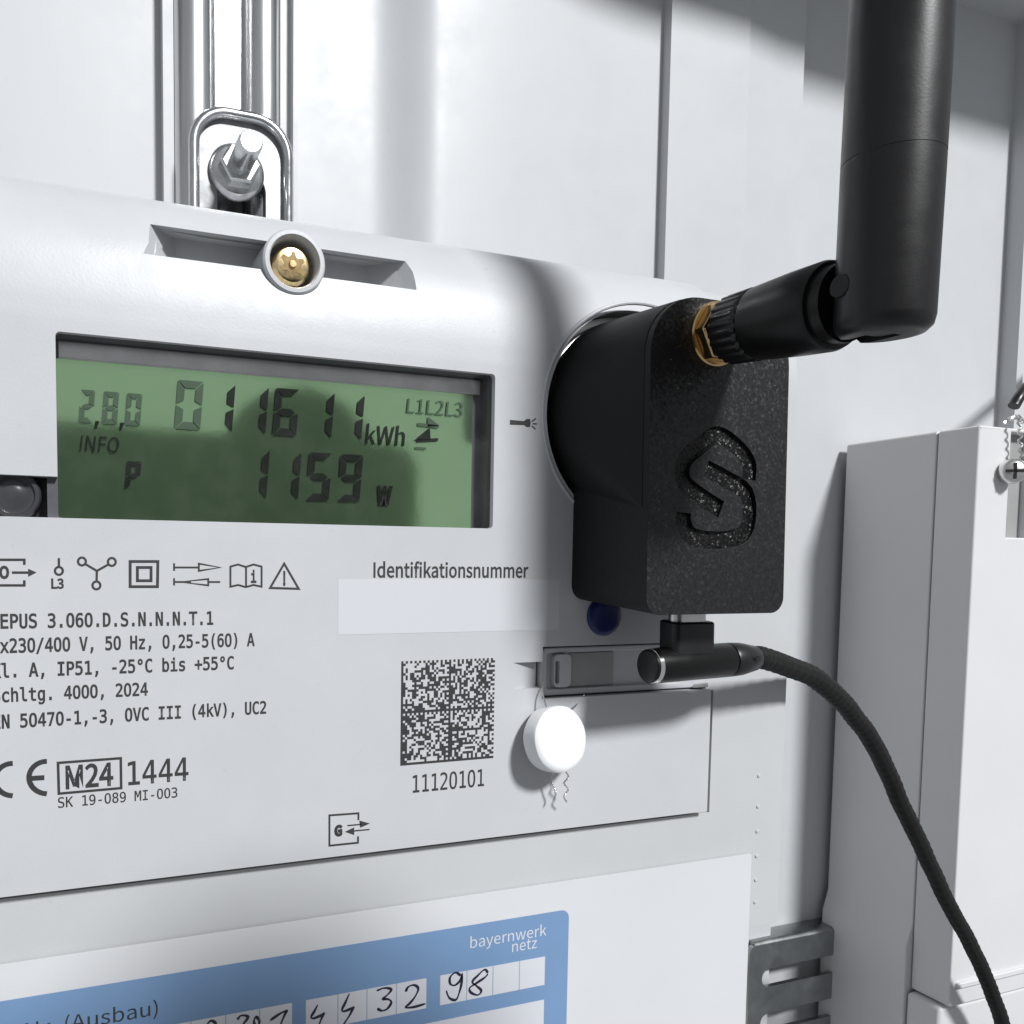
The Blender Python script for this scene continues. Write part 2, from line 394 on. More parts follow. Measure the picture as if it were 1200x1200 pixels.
lathe('screw_shank', [(-9, 2.0), (-2.2, 2.0)], sc, (-0.62, -0.78, 0), 'steel_satin', scr, 24)
wl = []
for i in range(46):
    t = i/45; q = P3(1178+22*t, 496-7*math.sin(t*3.1), BF-0.2); wl.append(q+Vector((0, 0.35*math.sin(i*1.3), 0.35*math.cos(i*1.3))))
sw = tube('sealing_wire', wl, 0.33, 'steel_satin', n=6); tag(sw, 'thin twisted sealing wire lying along the top of the white box', 'wire')
wl = []
for i in range(50):
    t = i/49; q = P3(1194+4*t, 486+75*t, BF-2.6); wl.append(q+Vector((0.55*math.sin(i*0.9), 0.3*math.cos(i*0.9), 0)))
sw = tube('seal_wire', wl, 0.3, 'steel_satin', n=6); tag(sw, 'thin twisted sealing wire hanging over the slot of the white box', 'wire')
bc_ = tube('black_cable', catmull([P3(1188, 476, 50), P3(1196, 463, 50), P3(1212, 445, 52), P3(1260, 400, 60)], 6), 1.5, 'black_rubber', n=14)
tag(bc_, 'short end of black cable above the white box at the right edge', 'cable')

# ================================================================== the meter
meter = empty('electricity_meter', (50, 30, -60), 'pale grey electricity meter with green display in the cabinet', 'meter')
XL = -70.0
def topcurve(d):
    """profile (y,z) from the front plane over the rounded top, set back by d"""
    pts = [(0, 29), (0.25, 33), (1.0, 37.5), (2.3, 41.3), (4.2, 44.4), (6.6, 46.7), (9.6, 48.2), (13, 48.9)]
    return [(y+d, z-d*0.25) for y, z in catmull2(pts)]
def catmull2(p): return [(v.x, v.y) for v in catmull([Vector((a, b, 0)) for a, b in p], 4)]
PR = 101.2
panel = prism('front_panel', [(2.4, 30), (2.4, -41.35), (0, -41.35)]+topcurve(0)+[(16, 48.95), (16, 47.2), (10, 46.2), (7.2, 44.6), (5.2, 42.0), (3.4, 37.0)], YZ, XL, PR, 'meter_plastic', meter)
# windows and pockets cut into the panel
cut = []
LX0, LZ0, LX1, LZ1 = 0.1, 4.95, 59.75, 27.25
cut.append(prism('c', rrect(LX0, LX1, LZ0, LZ1, 0.55, 4), XZ, -3, 12, None))
tz = at(30, 557, 0)[1]
cut.append(prism('c', rrect(-30, LX0+2, LZ0+0.02, tz, 0.3, 3), XZ, -3, 12, None))
PC = (85.5, 22.5)
cut.append(prism('c', circle(PC[0], PC[1], 17.0, 72), XZ, -5, 30, None))
lx0, lx1 = at(636, 770, 0)[0], at(832, 770, 0)[0]; lzt, lzb = -12.75, -20.75
cut.append(prism('c', [(lx0, lzt), (PR+5, lzt), (PR+5, lzb), (lx0, lzb)], XZ, -3, 12, None))
qx0 = at(601, 790, 0)[0]
cut.append(prism('c', [(qx0, -0.02), (lx0+0.3, 2.0), (lx0+0.3, -1), (qx0, -1)], XY, at(620, 807, 0)[1], at(620, 776, 0)[1], None))
boolean(panel, cut)
# finger pocket and screw boss on the rounded top
gx0, gx1 = 8.6, 49.6
def pocket():
    gV = [(gx0-2.0, -4, 38.6), (gx1+2.0, -4, 38.6), (gx1+1.4, -4, 41.6), (gx0-1.4, -4, 41.6),
          (gx0+7.5, 8.5, 37.4), (gx1-7.5, 8.5, 37.4), (gx1-6.5, 8.5, 43.2), (gx0+6.5, 8.5, 43.2)]
    return part('c', gV, [(0, 1, 2, 3), (7, 6, 5, 4), (0, 4, 5, 1), (1, 5, 6, 2), (2, 6, 7, 3), (3, 7, 4, 0)], None)
boolean(panel, [pocket()])
bs = P3(344, 308, 0.9); BXc, BZc = bs.x, bs.z
hole = prism('c', circle(BXc, BZc, 3.55, 40), XZ, -6, 14, None)
boolean(panel, [hole])
resmooth(panel, 30, 0.42, 3, 38)
boss = lathe('screw_boss', [(-8, 4.3), (0.1, 4.25), (0.4, 4.0), (0.42, 3.5), (0.1, 3.3), (-6.0, 3.2), (-6.0, 0.01)], (BXc, 0.6, BZc), (0, -1, 0), 'meter_plastic', meter, 48)
scw = lathe('cover_screw', [(-1.2, 2.55), (0, 2.55), (0.45, 2.25), (0.55, 1.9)], (BXc, 2.0, BZc-0.05), (0, -1, 0), 'gold_zinc', meter, 40)
star = []
for i in range(24):
    a = 2*math.pi*i/24; star.append((BXc+(1.75 if i % 4 in (0, 1) else 1.15)*math.cos(a+.3), BZc-0.05+(1.75 if i % 4 in (0, 1) else 1.15)*math.sin(a+.3)))
prism('star_recess', star, XZ, 1.38, 1.5, 'brass', scw, smooth=False)
lathe('recess_pin', [(0, 0.55), (0.4, 0.45)], (BXc, 1.4, BZc-0.05), (0, -1, 0), 'gold_zinc', scw, 12)

hy = 1.5                                         # housing front lies a little behind the panel
HX = 119.2
hp = [(WY-2, 48.4), (WY-2, -63.8), (hy, -63.8)]+topcurve(hy)+[(22, 48.5)]
housing = prism('housing', hp, YZ, XL, HX, 'housing_plastic', meter)
c = [prism('c', rrect(LX0-2, LX1+2, LZ0-2, LZ1+1, 0.5, 3), XZ, -3, 9, None), box('c', -32, LX0, -3, 9, LZ0-2, tz+1, None),
     prism('c', circle(PC[0], PC[1], 17.0, 72), XZ, -5, 6, None), pocket(), prism('c', circle(BXc, BZc, 3.9, 40), XZ, -6, 9, None), box('c', qx0-1, PR+0.2, -3, 3.4, lzb-1, lzt+1, None), box('c', XL-5, PR+0.1, -3, 4.5, -42.15, -40.9, None), box('c', PR-0.6, 103.05, -3, 3.6, -42.15, -21.2, None)]
boolean(housing, c); resmooth(housing, 30, 1.3, 4, 45)
box('terminal_cover', XL, 110.2, 1.9, 60, -140, -64.0, 'housing_plastic', meter, bevel=0.8)
for py in (909, 945, 974, 1003, 1031, 1057):
    q = P3(889-(py-909)*0.03, py, hy); lathe('raised_dot', [(0, 0.36), (0.16, 0.3), (0.24, 0.1)], q, (0, -1, 0), 'housing_plastic', meter, 10)
# optical port: steel disc in the round recess
lathe('port_disc', [(0, 16.9), (0.8, 16.9), (0.8, 15.9), (2.4, 15.9), (2.6, 15.6)], (PC[0], 6.2, PC[1]), (0, -1, 0), 'steel_satin', meter, 72)
tube('port_lip', [Vector((PC[0]+17.75*math.cos(2*math.pi*i/72), 0.12, PC[1]+17.75*math.sin(2*math.pi*i/72))) for i in range(73)], 0.32, 'meter_plastic', meter, n=8)
lathe('blue_cap', [(0, 3.05), (0.35, 3.05), (0.6, 2.8), (0.72, 2.2), (0.66, 0.2)], P3(707, 722, 0), (0, -1, 0), 'blue_cap', meter, 40)

# ---- latch with sealing eye
lat = empty('sealing_latch', (85, 0, -17), None, None); lat.parent = meter; lat.location = Vector((85, 0, -17))*MM-meter.location
lz0, lz1 = lzb+0.25, lzt-0.35
ly = 1.1
lp = prism('latch_plate', rrect(lx0+0.35, PR+0.15, lz0, lz1, 0, 5, (1.1, 0.2, 0.2, 1.1)), XZ, ly, 3.4, 'meter_plastic', lat)
c = [prism('c', rrect(lx0+1.5, at(757, 780, 0)[0]+8, lz0+1.0, lz1-0.75, 0.5, 4), XZ, -1, ly+0.85, None)]
boolean(lp, c); resmooth(lp, 30, 0.35, 3, 40)
ex0, ex1 = at(653, 785, 0)[0], at(673, 785, 0)[0]
ey = prism('sealing_eye', rrect(ex0, ex1, lz0+1.25, lz1-1.0, 0.8, 6), XZ, ly-0.35, ly+0.8, 'meter_plastic', lat)
c = [prism('c', rrect(ex0+0.25, ex0+0.95, lz0+1.9, lz1-2.0, 0.3, 4), XZ, -3, 5, None)]
boolean(ey, c); resmooth(ey, 30, 0.25, 3, 40)
box('grey_insert', ex1+0.25, at(726, 785, 0)[0], ly+0.55, ly+0.95, lz0+1.15, lz1-0.95, 'insert_grey', lat, bevel=0.12)
box('recess_floor', lx0-6, PR-0.1, 3.4, 3.9, lzb-0.3, lzt+0.3, 'meter_plastic', lat)
prism('stop_tab', [(PR-3.2, lz0+0.1), (PR-0.3, lz0+0.1), (PR-0.3, lz0+0.75), (PR-2.6, lz0+0.6)], XZ, ly-0.7, ly+0.4, 'insert_grey', lat, smooth=False)

# ---- display
DY = 3.7
dis = empty('display', (30, 5, 16), None, None); dis.parent = meter; dis.location = Vector((30, 5, 16))*MM-meter.location
def liner(name, x0, x1, z0, z1, t, m):          # dark frame lining the window
    o = prism(name, rrect(x0-t, x1+t, z0-t, z1+t, 0.6, 4), XZ, 1.0, DY+0.6, m, dis)
    c = prism('c', rrect(x0+0.02, x1-0.02, z0+0.02, z1-0.02, 0.5, 4), XZ, -3, DY+0.3, None)
    boolean(o, [c]); resmooth(o, 30); return o
liner('window_frame', LX0, LX1, LZ0, LZ1, 1.2, 'bezel_dark')
box('sensor_recess', -31, LX0-1.0, 4.6, 5.3, LZ0-1.2, tz+0.8, 'bezel_dark', dis)
box('sensor_rim', -31, LX0-0.2, 3.0, 4.7, LZ0-0.9, LZ0-0.02, 'bezel_dark', dis)
sq = P3(17, 580, 1.6)
lathe('light_sensor', [(-3.4, 3.05), (0, 3.05), (0.45, 2.8), (0.5, 2.35), (0.1, 2.2), (0.0, 1.5), (0.25, 1.0), (0.3, 0.2)], sq, (0, -1, 0), 'lens_dark', dis, 40)
gx = [at(66, 500, DY)[0], at(553, 520, DY)[0]]; gz = [5.7, at(300, 440, DY)[1]]
strip = box('upper_strip', LX0+0.2, LX1-0.6, DY-0.35, DY+0.25, gz[1]-0.1, LZ1-0.2, 'bezel_grey', dis, bevel=0.2)
lcd = prism('lcd_glass', rrect(gx[0]-0.2, gx[1], gz[0]-1, gz[1], 0.4, 4), XZ, DY-0.25, DY+0.25, 'lcd_green', dis, bevel=0.12)
LY = DY-0.55
SEG = {'0': 'abcdef', '1': 'bc', '2': 'abged', '3': 'abgcd', '4': 'fgbc', '5': 'afgcd', '6': 'afgedc', '7': 'abc', '8': 'abcdefg', '9': 'abcdfg', 'P': 'abefg'}
def digit(ch, x0, x1, z0, z1, t, m, sl=0.08, name='digit'):
    """seven-segment figure as bevelled bars"""
    zm = (z0+z1)/2; g = t*0.10
    def q(pts): return [(x+(z-zm)*sl, z) for x, z in pts]
    S = {}
    S['a'] = q([(x0+g, z1), (x1-g, z1), (x1-t-g, z1-t), (x0+t+g, z1-t)])
    S['d'] = q([(x0+g, z0), (x0+t+g, z0+t), (x1-t-g, z0+t), (x1-g, z0)])
    S['g'] = q([(x0+t*.3+g, zm), (x0+t+g, zm+t/2), (x1-t-g, zm+t/2), (x1-t*.3-g, zm), (x1-t-g, zm-t/2), (x0+t+g, zm-t/2)])
    S['f'] = q([(x0, z1-g), (x0+t, z1-t-g), (x0+t, zm+t/2+g), (x0, zm+g)])
    S['e'] = q([(x0, z0+g), (x0, zm-g), (x0+t, zm-t/2-g), (x0+t, z0+t+g)])
    S['b'] = q([(x1, z1-g), (x1, zm+g), (x1-t, zm+t/2+g), (x1-t, z1-t-g)])
    S['c'] = q([(x1, z0+g), (x1-t, z0+t+g), (x1-t, zm-t/2-g), (x1, zm-g)])
    V = []; F = []
    for s in SEG[ch]:
        b = len(V); V += [(u, LY, v) for u, v in S[s]]; F.append(tuple(range(b, len(V))))
    return part(name, V, F, m, dis, smooth=False)
def dl(px, py): return at(px, py, DY)
r1t, r1b = dl(330, 456)[1], dl(330, 511)[1]
wd = dl(348, 480)[0]-dl(320, 480)[0]
for ch, pr_ in (('0', 236), ('1', 273), ('1', 312), ('6', 348), ('1', 389), ('1', 424)):
    x1 = dl(pr_, 480)[0]; digit(ch, x1-wd, x1, r1b, r1t, wd*0.29, 'lcd_ink' if ch != '0' else 'lcd_ink_faint')
r2t, r2b = dl(370, 531)[1], dl(370, 587)[1]
for ch, pr_ in (('1', 313), ('1', 350), ('5', 386), ('9', 422)):
    x1 = dl(pr_, 560)[0]; digit(ch, x1-wd, x1, r2b, r2t, wd*0.29, 'lcd_ink')
z1, z0 = dl(130, 460)[1], dl(130, 498)[1]
for ch, a, b in (('2', 93, 110), ('8', 120, 138), ('0', 147, 165)):
    digit(ch, dl(a, 480)[0], dl(b, 480)[0], z0, z1, 0.66, 'lcd_ink_faint')
for a in (114, 143):
    x = dl(a, 497)[0]; flat('decimal_mark', [(x-0.25, z0+0.3), (x+0.25, z0+0.3), (x-0.1, z0-0.6), (x-0.4, z0-0.6)], LY, 'lcd_ink', dis)
digit('P', dl(147, 557)[0], dl(164, 557)[0], dl(155, 575)[1], dl(155, 541)[1], 0.62, 'lcd_ink')
text('lcd_word', 'INFO', dl(93, 520)[0], dl(138, 520)[0], dl(115, 530)[1], dl(115, 512)[1], LY, 'lcd_ink', dis, SANS, 0.0, 0.12)
text('lcd_word', 'kWh', dl(427, 515)[0], dl(472, 515)[0], dl(450, 522)[1], dl(450, 500)[1], LY, 'lcd_ink', dis, SANS, 0.0, 0.1)
text('lcd_word', 'W', dl(439, 580)[0], dl(457, 580)[0], dl(448, 591)[1], dl(448, 571)[1], LY, 'lcd_ink', dis, SANS, 0.02, 0.08)
text('lcd_word', 'L1L2L3', dl(475, 478)[0], dl(540, 478)[0], dl(508, 487)[1], dl(508, 470)[1], LY, 'lcd_ink_faint', dis, SANS, 0.0, 0.1)
def dpoly(pts, m, name='flow_arrow'): flat(name, [dl(*p) for p in pts], LY, m, dis)
dpoly([(488, 496), (512, 499), (512, 503), (488, 500)], 'lcd_ink_faint'); dpoly([(500, 489), (514, 500), (499, 501)], 'lcd_ink_faint')
dpoly([(487, 515), (512, 514), (511, 518), (487, 519)], 'lcd_ink'); dpoly([(484, 517), (502, 502), (503, 516)], 'lcd_ink')
dpoly([(485, 524), (498, 525), (497, 528), (485, 527)], 'lcd_ink_faint')

# clear cover window with a little dust on it
pm = bpy.data.materials.new('clear_window'); pm.use_nodes = True; pn = pm.node_tree; pn.nodes.clear()
tr_ = pn.nodes.new('ShaderNodeBsdfTransparent'); gl_ = pn.nodes.new('ShaderNodeBsdfGlossy'); gl_.inputs['Roughness'].default_value = 0.03
df_ = pn.nodes.new('ShaderNodeBsdfDiffuse'); df_.inputs[0].default_value = (0.7, 0.7, 0.7, 1)
fr_ = pn.nodes.new('ShaderNodeFresnel'); fr_.inputs[0].default_value = 1.49
tx_ = pn.nodes.new('ShaderNodeTexCoord'); nz_ = pn.nodes.new('ShaderNodeTexNoise'); nz_.inputs['Scale'].default_value = 220; nz_.inputs['Detail'].default_value = 9; nz_.inputs['Roughness'].default_value = 0.72
mr_ = pn.nodes.new('ShaderNodeMapRange'); mr_.inputs['From Min'].default_value = 0.45; mr_.inputs['From Max'].default_value = 0.85; mr_.inputs['To Min'].default_value = 0.006; mr_.inputs['To Max'].default_value = 0.035
m1_, m2_ = pn.nodes.new('ShaderNodeMixShader'), pn.nodes.new('ShaderNodeMixShader'); po_ = pn.nodes.new('ShaderNodeOutputMaterial')
for a_, b_ in ((tx_.outputs['Object'], nz_.inputs['Vector']), (nz_.outputs['Fac'], mr_.inputs[0]), (fr_.outputs[0], m1_.inputs[0]), (tr_.outputs[0], m1_.inputs[1]), (gl_.outputs[0], m1_.inputs[2]),
               (mr_.outputs[0], m2_.inputs[0]), (m1_.outputs[0], m2_.inputs[1]), (df_.outputs[0], m2_.inputs[2]), (m2_.outputs[0], po_.inputs[0])): pn.links.new(a_, b_)
M['clear_window'] = pm
flat('cover_window', rrect(LX0+0.02, LX1-0.02, LZ0+0.02, LZ1-0.02, 0.5, 4), 1.15, 'clear_window', dis)

# ---- print on the panel
IY = -0.02
def pl(px, py): return at(px, py, 0)
def line(s, pr_, pyb, pyc, pyx=20, x0=-7.6, f=MONO, pl0=None, off=0.02, name='printed_text'):
    zb, zc = pl(pyx, pyb)[1], pl(pyx, pyc)[1]
    xa = pl(pl0, pyb)[0] if pl0 is not None else x0
    return text(name, s.replace('0', 'O') if f is MONO else s, xa, pl(pr_, pyb)[0], zb, zc, IY, 'ink', meter, f, off)
line('LEPUS 3.060.D.S.N.N.N.T.1', 250, 736, 719.8)
line('3x230/400 V, 50 Hz, 0,25-5(60) A', 298.5, 764.5, 748.5)
line('Kl. A, IP51, -25°C bis +55°C', 274, 793.3, 777.5)
line('Schltg. 4000, 2024', 173.5, 821.8, 806.5)
line('EN 50470-1,-3, OVC III (4kV), UC2', 312, 852.5, 837)
line('1444', 221, 920, 892.8, 150, pl0=150, off=0.008)
line('M24', 133, 924, 898, 80, pl0=77, f=SANS, off=0.01)
line('SK 19-089 MI-003', 208, 946.5, 934.5, 70, pl0=68, off=0.009)
line('Identifikationsnummer', 619, 676.5, 659.5, 440, pl0=437.5, f=SANS, off=0.008)
line('11120101', 567, 928.8, 908.6, 485, pl0=483.5, off=0.006)
def sym(lines, w=0.26, closed=None, name='printed_symbol'):
    return strokes(name, [[Vector(pl(*p)) for p in l] for l in lines], w, IY, 'ink', meter, closed)
def ring(cx, cy, r, n=20): return [(cx+r*math.cos(2*math.pi*i/n), cy+r*math.sin(2*math.pi*i/n)) for i in range(n)]
sym([[(68, 894), (141.5, 888.5), (142, 923.5), (69, 930)]], 0.32, [1])
# CE mark
cew = []
for cx, ex in ((14, 0), (54, 1)):
    arc = [(cx+1+21*math.cos(math.radians(a)), 913.5-(cx-14)*0.06+19*math.sin(math.radians(a))) for a in range(270, 89, -12)]
    cew.append(arc)
cew.append([(35, 912.3), (52, 911.2)])
sym(cew, 0.62)
# symbol row
sym([[(-25, 656), (28.5, 656), (28.5, 662)], [(28.5, 680), (28.5, 686), (-25, 686)], [(14, 671), (36, 671)]], 0.30)
flat('printed_symbol', [pl(*p) for p in ((33, 666.5), (43, 670.8), (33, 676))], IY, 'ink', meter)
line('O', 11, 677.5, 664, 5, pl0=-1, f=SANS, off=0.02)
sym([[(69, 654), (69, 664)], ring(69, 669, 4.6)], 0.28, [0, 1])
line('L3', 75, 689.5, 678.5, 62, pl0=60, f=SANS, off=0.015)
sym([ring(96, 658, 4.6), ring(131, 658.5, 4.6), ring(113, 686, 4.6), [(100, 661), (113.5, 669)], [(127, 661.5), (113.5, 669)], [(113.5, 668), (113.2, 681)]], 0.28, [1, 1, 1, 0, 0, 0])
sym([[(152.5, 658), (185, 658), (184.5, 687.5), (152.5, 687.5)], [(161, 665), (177, 665), (177, 680.5), (161, 680.5)]], 0.36, [1, 1])
sym([[(204, 660), (204, 669)], [(204, 665), (233, 665)], [(233, 660.5), (258, 665), (233, 669)], [(204, 677.5), (204, 686)], [(204, 682), (224, 682)], [(244, 678.5), (210, 682), (244, 686)], [(244, 682), (258, 682)]], 0.24, [0, 0, 1, 0, 0, 1, 0])
sym([[(270, 664), (279, 661.5), (288, 664.5), (297, 661.5), (306.5, 664), (306.5, 687.5), (297, 685.5), (288, 688), (279, 685.5), (270, 687.5)], [(288.3, 664), (288.3, 687)]], 0.26, [1, 0])
line('i', 300.5, 682.5, 669, 297, pl0=294, f=MONO, off=0.03)
sym([[(333, 660.5), (350, 690), (316.5, 689)]], 0.30, [1])
line('!', 334.6, 685.5, 670.5, 333, pl0=331.6, f=SANS, off=0.02)
sym([[(420, 961), (420, 953), (386, 955.5), (386, 991), (419.5, 987.5), (419.5, 980)]], 0.28)
line('G', 401.5, 979.5, 968.3, 392, pl0=391.5, f=SANS, off=0.03)
sym([[(407, 967.5), (423, 966)], [(414, 973.8), (433, 972)]], 0.2)
for q in (((421, 961.5), (433.5, 965), (422, 970)), ((415, 969.5), (404, 974.8), (415, 978.5))): flat('printed_symbol', [pl(*p) for p in q], IY, 'ink', meter)
# torch pictogram
flat('printed_symbol', [pl(*p) for p in ((597.5, 492), (614, 493.5), (617, 491), (621, 490.8), (622, 495), (621, 500.5), (617, 500.5), (614, 498.2), (597.5, 497.8))], IY, 'ink', meter)
sym([[(623, 494), (628, 490.5)], [(624, 496.6), (629, 496.8)], [(623, 499), (627.5, 503)]], 0.2)
# square module code (a pattern of chance that encodes nothing)
dx0, dx1, dz0, dz1 = 45.45, 60.5, -29.22, -14.15
NM = 44; ms = (dx1-dx0)/NM; V = []; F = []
rnd = random.Random(3)
for j in range(NM):
    i = 0
    def on(i):
        h = NM//2
        if i in (0, h) or j in (0, h): return True
        if i in (h-1, NM-1): return j % 2 == 0
        if j in (h-1, NM-1): return i % 2 == 0
        return grid[j][i]
    if j == 0: grid = [[rnd.random() < 0.53 for _ in range(NM)] for _ in range(NM)]
    while i < NM:
        if on(i):
            k = i
            while k < NM and on(k): k += 1
            b = len(V); xa, xb, za, zb = dx0+i*ms, dx0+k*ms, dz0+j*ms, dz0+(j+1.04)*ms
            V += [(xa, IY, za), (xb, IY, za), (xb, IY, zb), (xa, IY, zb)]; F.append((b, b+1, b+2, b+3)); i = k
        else: i += 1
part('printed_module_square', V, F, 'ink', meter, smooth=False)
# added pale block over the masked-out number, not a part of the meter
s0, s1_ = pl(396, 744), pl(656, 679)
prism('masking_block', rrect(s0[0], s1_[0], s0[1], s1_[1], 0.15, 3), XZ, -0.03, 0.02, 'mask_grey', meter, smooth=False)

# ================================================================== lead seal hanging on the latch
seal = empty('wire_seal', (70, -3, -28), 'round white plastic seal hanging on a thin wire from the latch', 'seal')
sc_ = P3(654, 866, -3.2); sa = Vector((0.16, -0.95, 0.18)).normalized()
def wob(i, n, t): return 1+0.012*math.sin(2*2*math.pi*i/n+1)+0.006*math.sin(7*2*math.pi*i/n)
lathe('seal_body', [(-2.4, 4.5), (-2.0, 4.95), (-0.3, 5.05), (0.6, 4.95), (0.95, 4.6), (1.1, 4.0), (1.02, 1.5), (0.98, 0.1)], sc_, sa, 'seal_white', seal, 56, rfun=wob)
part('seal_tab', [sc_+Vector(v) for v in ((-3.4, -0.3, -2.2), (-2.3, -0.6, -3.3), (-2.9, -0.3, -4.3), (-3.4, 0.9, -2.2), (-2.3, 0.7, -3.3), (-2.9, 0.8, -4.2))],
     [(0, 1, 2), (5, 4, 3), (0, 3, 4, 1), (1, 4, 5, 2), (2, 5, 3, 0)], 'seal_white', seal, bevel=0.15)
tube('seal_wire_loop', catmull([P3(637, 797, 0.2), P3(636, 812, -1.2), P3(640, 828, -2.0), P3(644, 840, -2.6), P3(652, 835, -2.4), P3(668, 832, -1.5), P3(677, 824, 0.2), P3(685, 814, 0.6)], 6), 0.13, 'steel_satin', seal, n=6)
for pts in (((650, 903, -2.0), (646, 915, -1.8), (649, 922, -2.0), (651, 931, -1.9), (648, 938, -1.7)), ((662, 903, -2.6), (666, 910, -3.0), (661, 918, -2.6), (666, 925, -2.4), (661, 933, -2.2), (664, 940, -2.0))):
    base_ = catmull([P3(*p) for p in pts], 10)
    for ph_ in (0, math.pi):
        tube('seal_wire_end', [q+Vector((0.1*math.sin(i*0.9+ph_), 0.1*math.cos(i*0.9+ph_), 0)) for i, q in enumerate(base_)], 0.075, 'steel_satin', seal, n=6)

# ================================================================== handwritten card on the terminal cover
KY = 0.75
card = empty('meter_card', (20, 0.8, -80), 'white card with blue printed field and handwritten numbers under the meter', 'card')
cx1 = at(881, 997, KY)[0]
V = []; F = []; nx = 30
for i in range(nx+1):
    x = XL+(cx1-XL)*i/nx; yb = KY+0.5*math.sin(math.pi*i/nx*1.0)
    for z in (-50.4, -120):
        V += [(x, yb if z > -60 else KY+0.4, z), (x, (yb if z > -60 else KY+0.4)+0.3, z)]
# flat card: keep print exactly on its face
V = [(v[0], KY if k % 2 == 0 else KY+0.3, v[2]) for k, v in enumerate(V)]
prism('card_sheet', rrect(XL, cx1, -125, -50.2, 0.3, 3), XZ, KY, KY+0.3, 'card_white', card, smooth=False)
def kl(px, py): return at(px, py, KY)
KX1 = kl(666, 1100)[0]
prism('blue_field', rrect(XL, KX1, -125, -54.75, 1.4, 6), XZ, KY-0.03, KY+0.01, 'card_blue', card, smooth=False)
ct, cb = -61.75, -66.35
gw = [kl(p, 1140)[0] for p in (515.5, 547, 577.5, 608.5, 638.5)]
def cells(xs, gap=0.16):
    for a, b in zip(xs[:-1], xs[1:]):
        prism('figure_cell', [(a+gap/2, cb), (b-gap/2, cb), (b-gap/2, ct), (a+gap/2, ct)], XZ, KY-0.055, KY-0.02, 'cell_white', card, smooth=False)
    flat('cell_rules', [(xs[0], cb-0.0), (xs[-1], cb), (xs[-1], ct), (xs[0], ct)], KY-0.04, 'cell_line', card)
cells(gw)
m2 = [kl(p, 1150)[0] for p in (358, 396, 430, 464.5, 500)]; cells(m2)
pitch = (m2[-1]-m2[0])/4
m3 = [m2[0]-1.9-pitch*(4-i) for i in range(5)]; cells(m3)
fx0, fx1 = kl(500, 1190)[0], kl(637, 1190)[0]
prism('entry_field', [(fx0-60, -100), (fx1, -100), (fx1, -68.75), (fx0-60, -68.75)], XZ, KY-0.055, KY-0.02, 'cell_white', card, smooth=False)
text('printed_text', 'bayernwerk', kl(551, 1105)[0], kl(640, 1095)[0], kl(552, 1111)[1], kl(552, 1098)[1], KY-0.05, 'cell_white', card, SANS, 0.0)
text('printed_text', 'netz', kl(600, 1110)[0], kl(629, 1106)[0], kl(601, 1115.5)[1], kl(601, 1103)[1], KY-0.05, 'cell_white', card, SANS, 0.0)
text('printed_text', 'Zähler-Nr. (Ausbau)', -14.5, kl(185, 1190)[0], kl(100, 1204)[1], kl(100, 1187)[1], KY-0.05, 'ink', card, SANS, 0.0)
def hand(lines, w=0.34):
    L_ = []
    for l in lines:
        pts = catmull([Vector((*kl(300+a/3.158, 1060+b/3.158), 0)) for a, b in l], 5); L_.append([Vector((p.x, p.y)) for p in pts])
    strokes('handwritten_figure', L_, [[w*(1.0+0.28*math.sin(0.55*i+len(l)*1.7+k)-(0.4 if i in (0, len(l)-1) else 0)) for i in range(len(l))] for k, l in enumerate(L_)], KY-0.075, 'pen_ink', card)
hand([[(52, 428), (85, 405), (112, 392), (108, 402), (92, 440), (84, 470)]])
hand([[(228, 370), (215, 395), (204, 415), (214, 420), (250, 405)], [(252, 398), (240, 425), (228, 460)]])
hand([[(345, 328), (330, 362), (318, 388), (326, 394), (362, 380)], [(362, 376), (345, 410), (322, 445)]])
hand([[(446, 318), (475, 308), (500, 314), (484, 335), (470, 348), (490, 350), (500, 362), (485, 385), (465, 392), (448, 384)]])
hand([[(553, 322), (562, 305), (583, 297), (600, 310), (588, 340), (568, 365), (553, 380), (585, 378), (627, 366)]])
hand([[(757, 262), (738, 251), (718, 268), (718, 292), (735, 298), (755, 280), (762, 256), (760, 290), (750, 330), (738, 352), (715, 345), (703, 318)]])
hand([[(858, 252), (845, 240), (820, 262), (800, 285), (815, 300), (833, 318), (820, 334), (795, 325), (790, 308), (815, 290), (845, 270), (858, 256)]])
hand([[(-70, 425), (-55, 410), (-30, 415), (-50, 445)], [(-190, 460), (-170, 430), (-150, 440), (-160, 470)]])
hand([[(10, 425), (0, 415), (-8, 430), (-2, 450), (10, 445), (12, 425)]])

# ================================================================== optical reading head with 3D-printed case
head = empty('optical_reader', (85.5, -9, 15), 'black 3D-printed reading head with emblem held on the meter', 'reader')
TH = math.radians(4.0); s_, c_ = math.sin(TH), math.cos(TH); PV = Vector((PC[0], 2.6, PC[1]-16.0))
OV, UV = Vector((0, -c_, -s_)), Vector((0, -math.sin(math.radians(-1.0)), math.cos(math.radians(1.0))))
NV = UV.cross(Vector((1, 0, 0)))
def hl(x, o, v): return PV+Vector((x-PC[0], 0, 0))+OV*o+UV*v        # reader's own frame: x, outwards, up
def hp3(u, v, w): return tuple(hl(u, w, v))
FO = 20.1                                                            # front face
ax0, ax1 = 73.55, 97.55
ol = rrect(ax0, ax1, -12.0, 30.8, 0, 10, (2.3, 2.3, 8.0, 8.0))
case = prism('case', ol, hp3, 1.0, FO, 'black_print', head)
